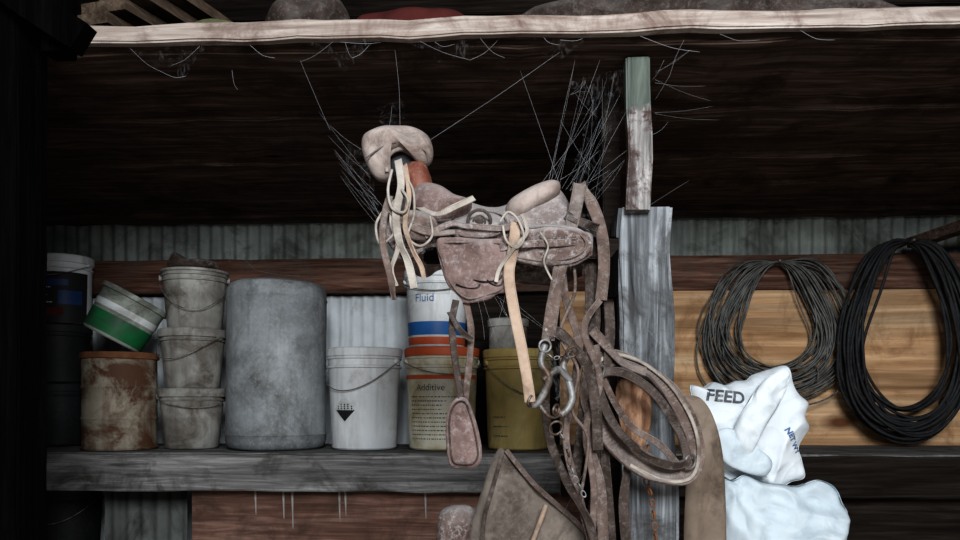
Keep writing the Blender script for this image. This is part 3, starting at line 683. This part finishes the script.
# ---------------- cobwebs
random.seed(21)
ws=[]
def strand(a,b,sag,r=.00025):
    mid=(a+b)/2+Vector((random.uniform(-.004,.004),0,-sag))
    ws.append(tube('strand_%d'%len(ws),[a,mid,b],r,web_m,n=4,k=3))
for px,py,px2,py2 in [(335,40,300,62),(345,42,352,58),(352,58,372,42),(410,36,470,60),(470,60,500,38),(540,32,560,45),(130,48,162,72),(162,72,186,76),(232,70,238,90),(560,40,590,34),(340,42,400,38),(435,42,455,44),(200,46,170,66),(640,36,700,52),(720,34,760,40),(800,30,835,40),(250,45,275,58),(480,38,505,58)]:
    strand(P(px,py,1.64),P(px2,py2,1.66),.008,.0004)
for px,py,px2,py2,Y1,Y2 in [(362,150,330,125,1.62,1.67),(335,150,380,215,1.64,1.55),(350,165,384,208,1.64,1.55),(340,175,378,226,1.66,1.55),(360,190,386,235,1.62,1.53),(386,235,372,200,1.53,1.6),(655,100,670,75,1.71,1.66),(652,135,668,122,1.72,1.75),(670,75,684,40,1.66,1.66),(652,80,664,60,1.7,1.66),
   (560,180,600,150,1.58,1.7),(570,190,610,170,1.58,1.7),(575,200,600,120,1.58,1.7),(540,185,602,100,1.6,1.7),(590,180,627,150,1.6,1.72),(590,170,560,120,1.62,1.7),(388,130,392,105,1.6,1.75),(215,225,255,270,2.7,2.67),(255,270,300,276,2.67,2.67),(215,225,230,262,2.7,2.75),
   (648,330,672,350,1.75,1.74),(560,265,548,300,1.5,1.49),(500,300,520,330,1.5,1.5),(585,470,560,520,1.6,1.65),(650,205,690,180,1.74,1.9),(330,130,300,60,1.66,1.68),(400,128,395,50,1.6,1.67),(556,184,600,60,1.6,1.68),(560,186,520,70,1.6,1.75),(570,184,620,95,1.6,1.7),(585,184,627,110,1.6,1.72),(430,140,560,52,1.6,1.68)]:
    strand(P(px,py,Y1),P(px2,py2,Y2),random.uniform(0,.006),.0003)
def fan(A,B,n,r=.0002):
    for i in range(n):
        u=random.random();v=min(1,max(0,u+random.gauss(0,.3)))
        a=P(*A[0]).lerp(P(*A[1]),u); b=P(*B[0]).lerp(P(*B[1]),v)
        strand(a,b,random.uniform(0,.008),r)
fan(((545,183,1.6),(600,200,1.6)),((575,60,1.70),(625,160,1.74)),18)
fan(((362,150,1.6),(384,225,1.53)),((318,110,1.68),(345,180,1.66)),8)
fan(((585,80,1.74),(605,140,1.74)),((570,95,1.76),(622,70,1.74)),14)
fan(((655,70,1.74),(655,130,1.74)),((690,50,1.68),(720,120,1.9)),6)
fan(((440,300,1.5),(510,295,1.5)),((455,340,1.5),(560,340,1.5)),6)
fan(((618,330,1.74),(670,335,1.74)),((625,360,1.74),(672,370,1.74)),8)
def sheet(q,nu=14,nv=10,sag=.02):
    A,Bq,C,D=[P(*p) for p in q]; V=[];Fc=[]
    for i in range(nu+1):
        for j in range(nv+1):
            u=i/nu;v=j/nv
            p=A.lerp(Bq,u).lerp(D.lerp(C,u),v)
            edge=math.sin(math.pi*u)
            p=p+Vector((.01*noise.noise(p*20),.03*noise.noise(p*14),-sag*edge*v+.012*noise.noise(p*25+Vector((5,5,5)))))
            V.append(p)
    for i in range(nu):
        for j in range(nv):
            k=i*(nv+1)+j; Fc.append((k,k+nv+1,k+nv+2,k+1))
    ws.append(mk('web_sheet_%d'%len(ws),V,Fc,sheet_m))
sheet([(300,44,1.65),(372,41,1.65),(362,62,1.66),(330,58,1.67)])
sheet([(405,40,1.65),(490,37,1.65),(470,56,1.67),(430,52,1.67)])
sheet([(505,36,1.65),(600,33,1.65),(570,50,1.67),(530,48,1.67)])
sheet([(130,50,1.65),(210,47,1.65),(185,70,1.67),(155,68,1.67)])
sheet([(572,78,1.76),(626,70,1.73),(622,130,1.73),(585,120,1.75)])
sheet([(585,120,1.74),(626,130,1.73),(605,190,1.66),(570,186,1.62)])
sheet([(335,135,1.66),(364,148,1.6),(384,225,1.53),(362,200,1.6)])
sheet([(375,105,1.72),(402,100,1.75),(412,128,1.62),(384,130,1.62)])
sheet([(375,200,1.50),(440,205,1.49),(434,250,1.48),(384,250,1.49)])
sheet([(440,205,1.50),(510,205,1.50),(508,240,1.48),(444,240,1.48)])
sheet([(510,205,1.52),(590,215,1.54),(590,262,1.49),(512,262,1.48)])
sheet([(545,330,1.48),(590,340,1.52),(585,400,1.5),(540,390,1.48)])
G('cobwebs',ws)

# ---------------- lighting
w=bpy.data.worlds.new('sky'); sc.world=w; w.use_nodes=True
bg=w.node_tree.nodes['Background']; bg.inputs[0].default_value=(.82,.90,1,1); bg.inputs[1].default_value=.13
def area(nm,loc,tgt,sx,sy,e,col):
    l=bpy.data.lights.new(nm,'AREA'); l.shape='RECTANGLE'; l.size=sx; l.size_y=sy; l.energy=e; l.color=col
    o=bpy.data.objects.new(nm,l); sc.collection.objects.link(o); o.location=loc
    o.rotation_euler=(Vector(tgt)-Vector(loc)).to_track_quat('-Z','Y').to_euler(); return o
area('doorway_daylight',(.35,-1.1,2.55),(.2,2.6,1.45),1.0,.8,134,(.92,.965,1))
area('low_fill_light',(.4,-.6,.35),(.3,2.6,2.1),2.4,.6,15,(1,.93,.87))  # added low fill lamp, brightens the ceiling in place of ground bounce
cam=bpy.data.cameras.new('camera'); co=bpy.data.objects.new('camera',cam); sc.collection.objects.link(co)
cam.sensor_width=36; cam.lens=F/960*36; cam.shift_y=(HY-270)/960
co.location=(0,0,CZ); co.rotation_euler=(math.pi/2,0,TH); sc.camera=co; cam.clip_start=.05
sc.view_settings.view_transform='Standard'
try: sc.view_settings.look='Medium High Contrast'
except Exception as e: print(e)
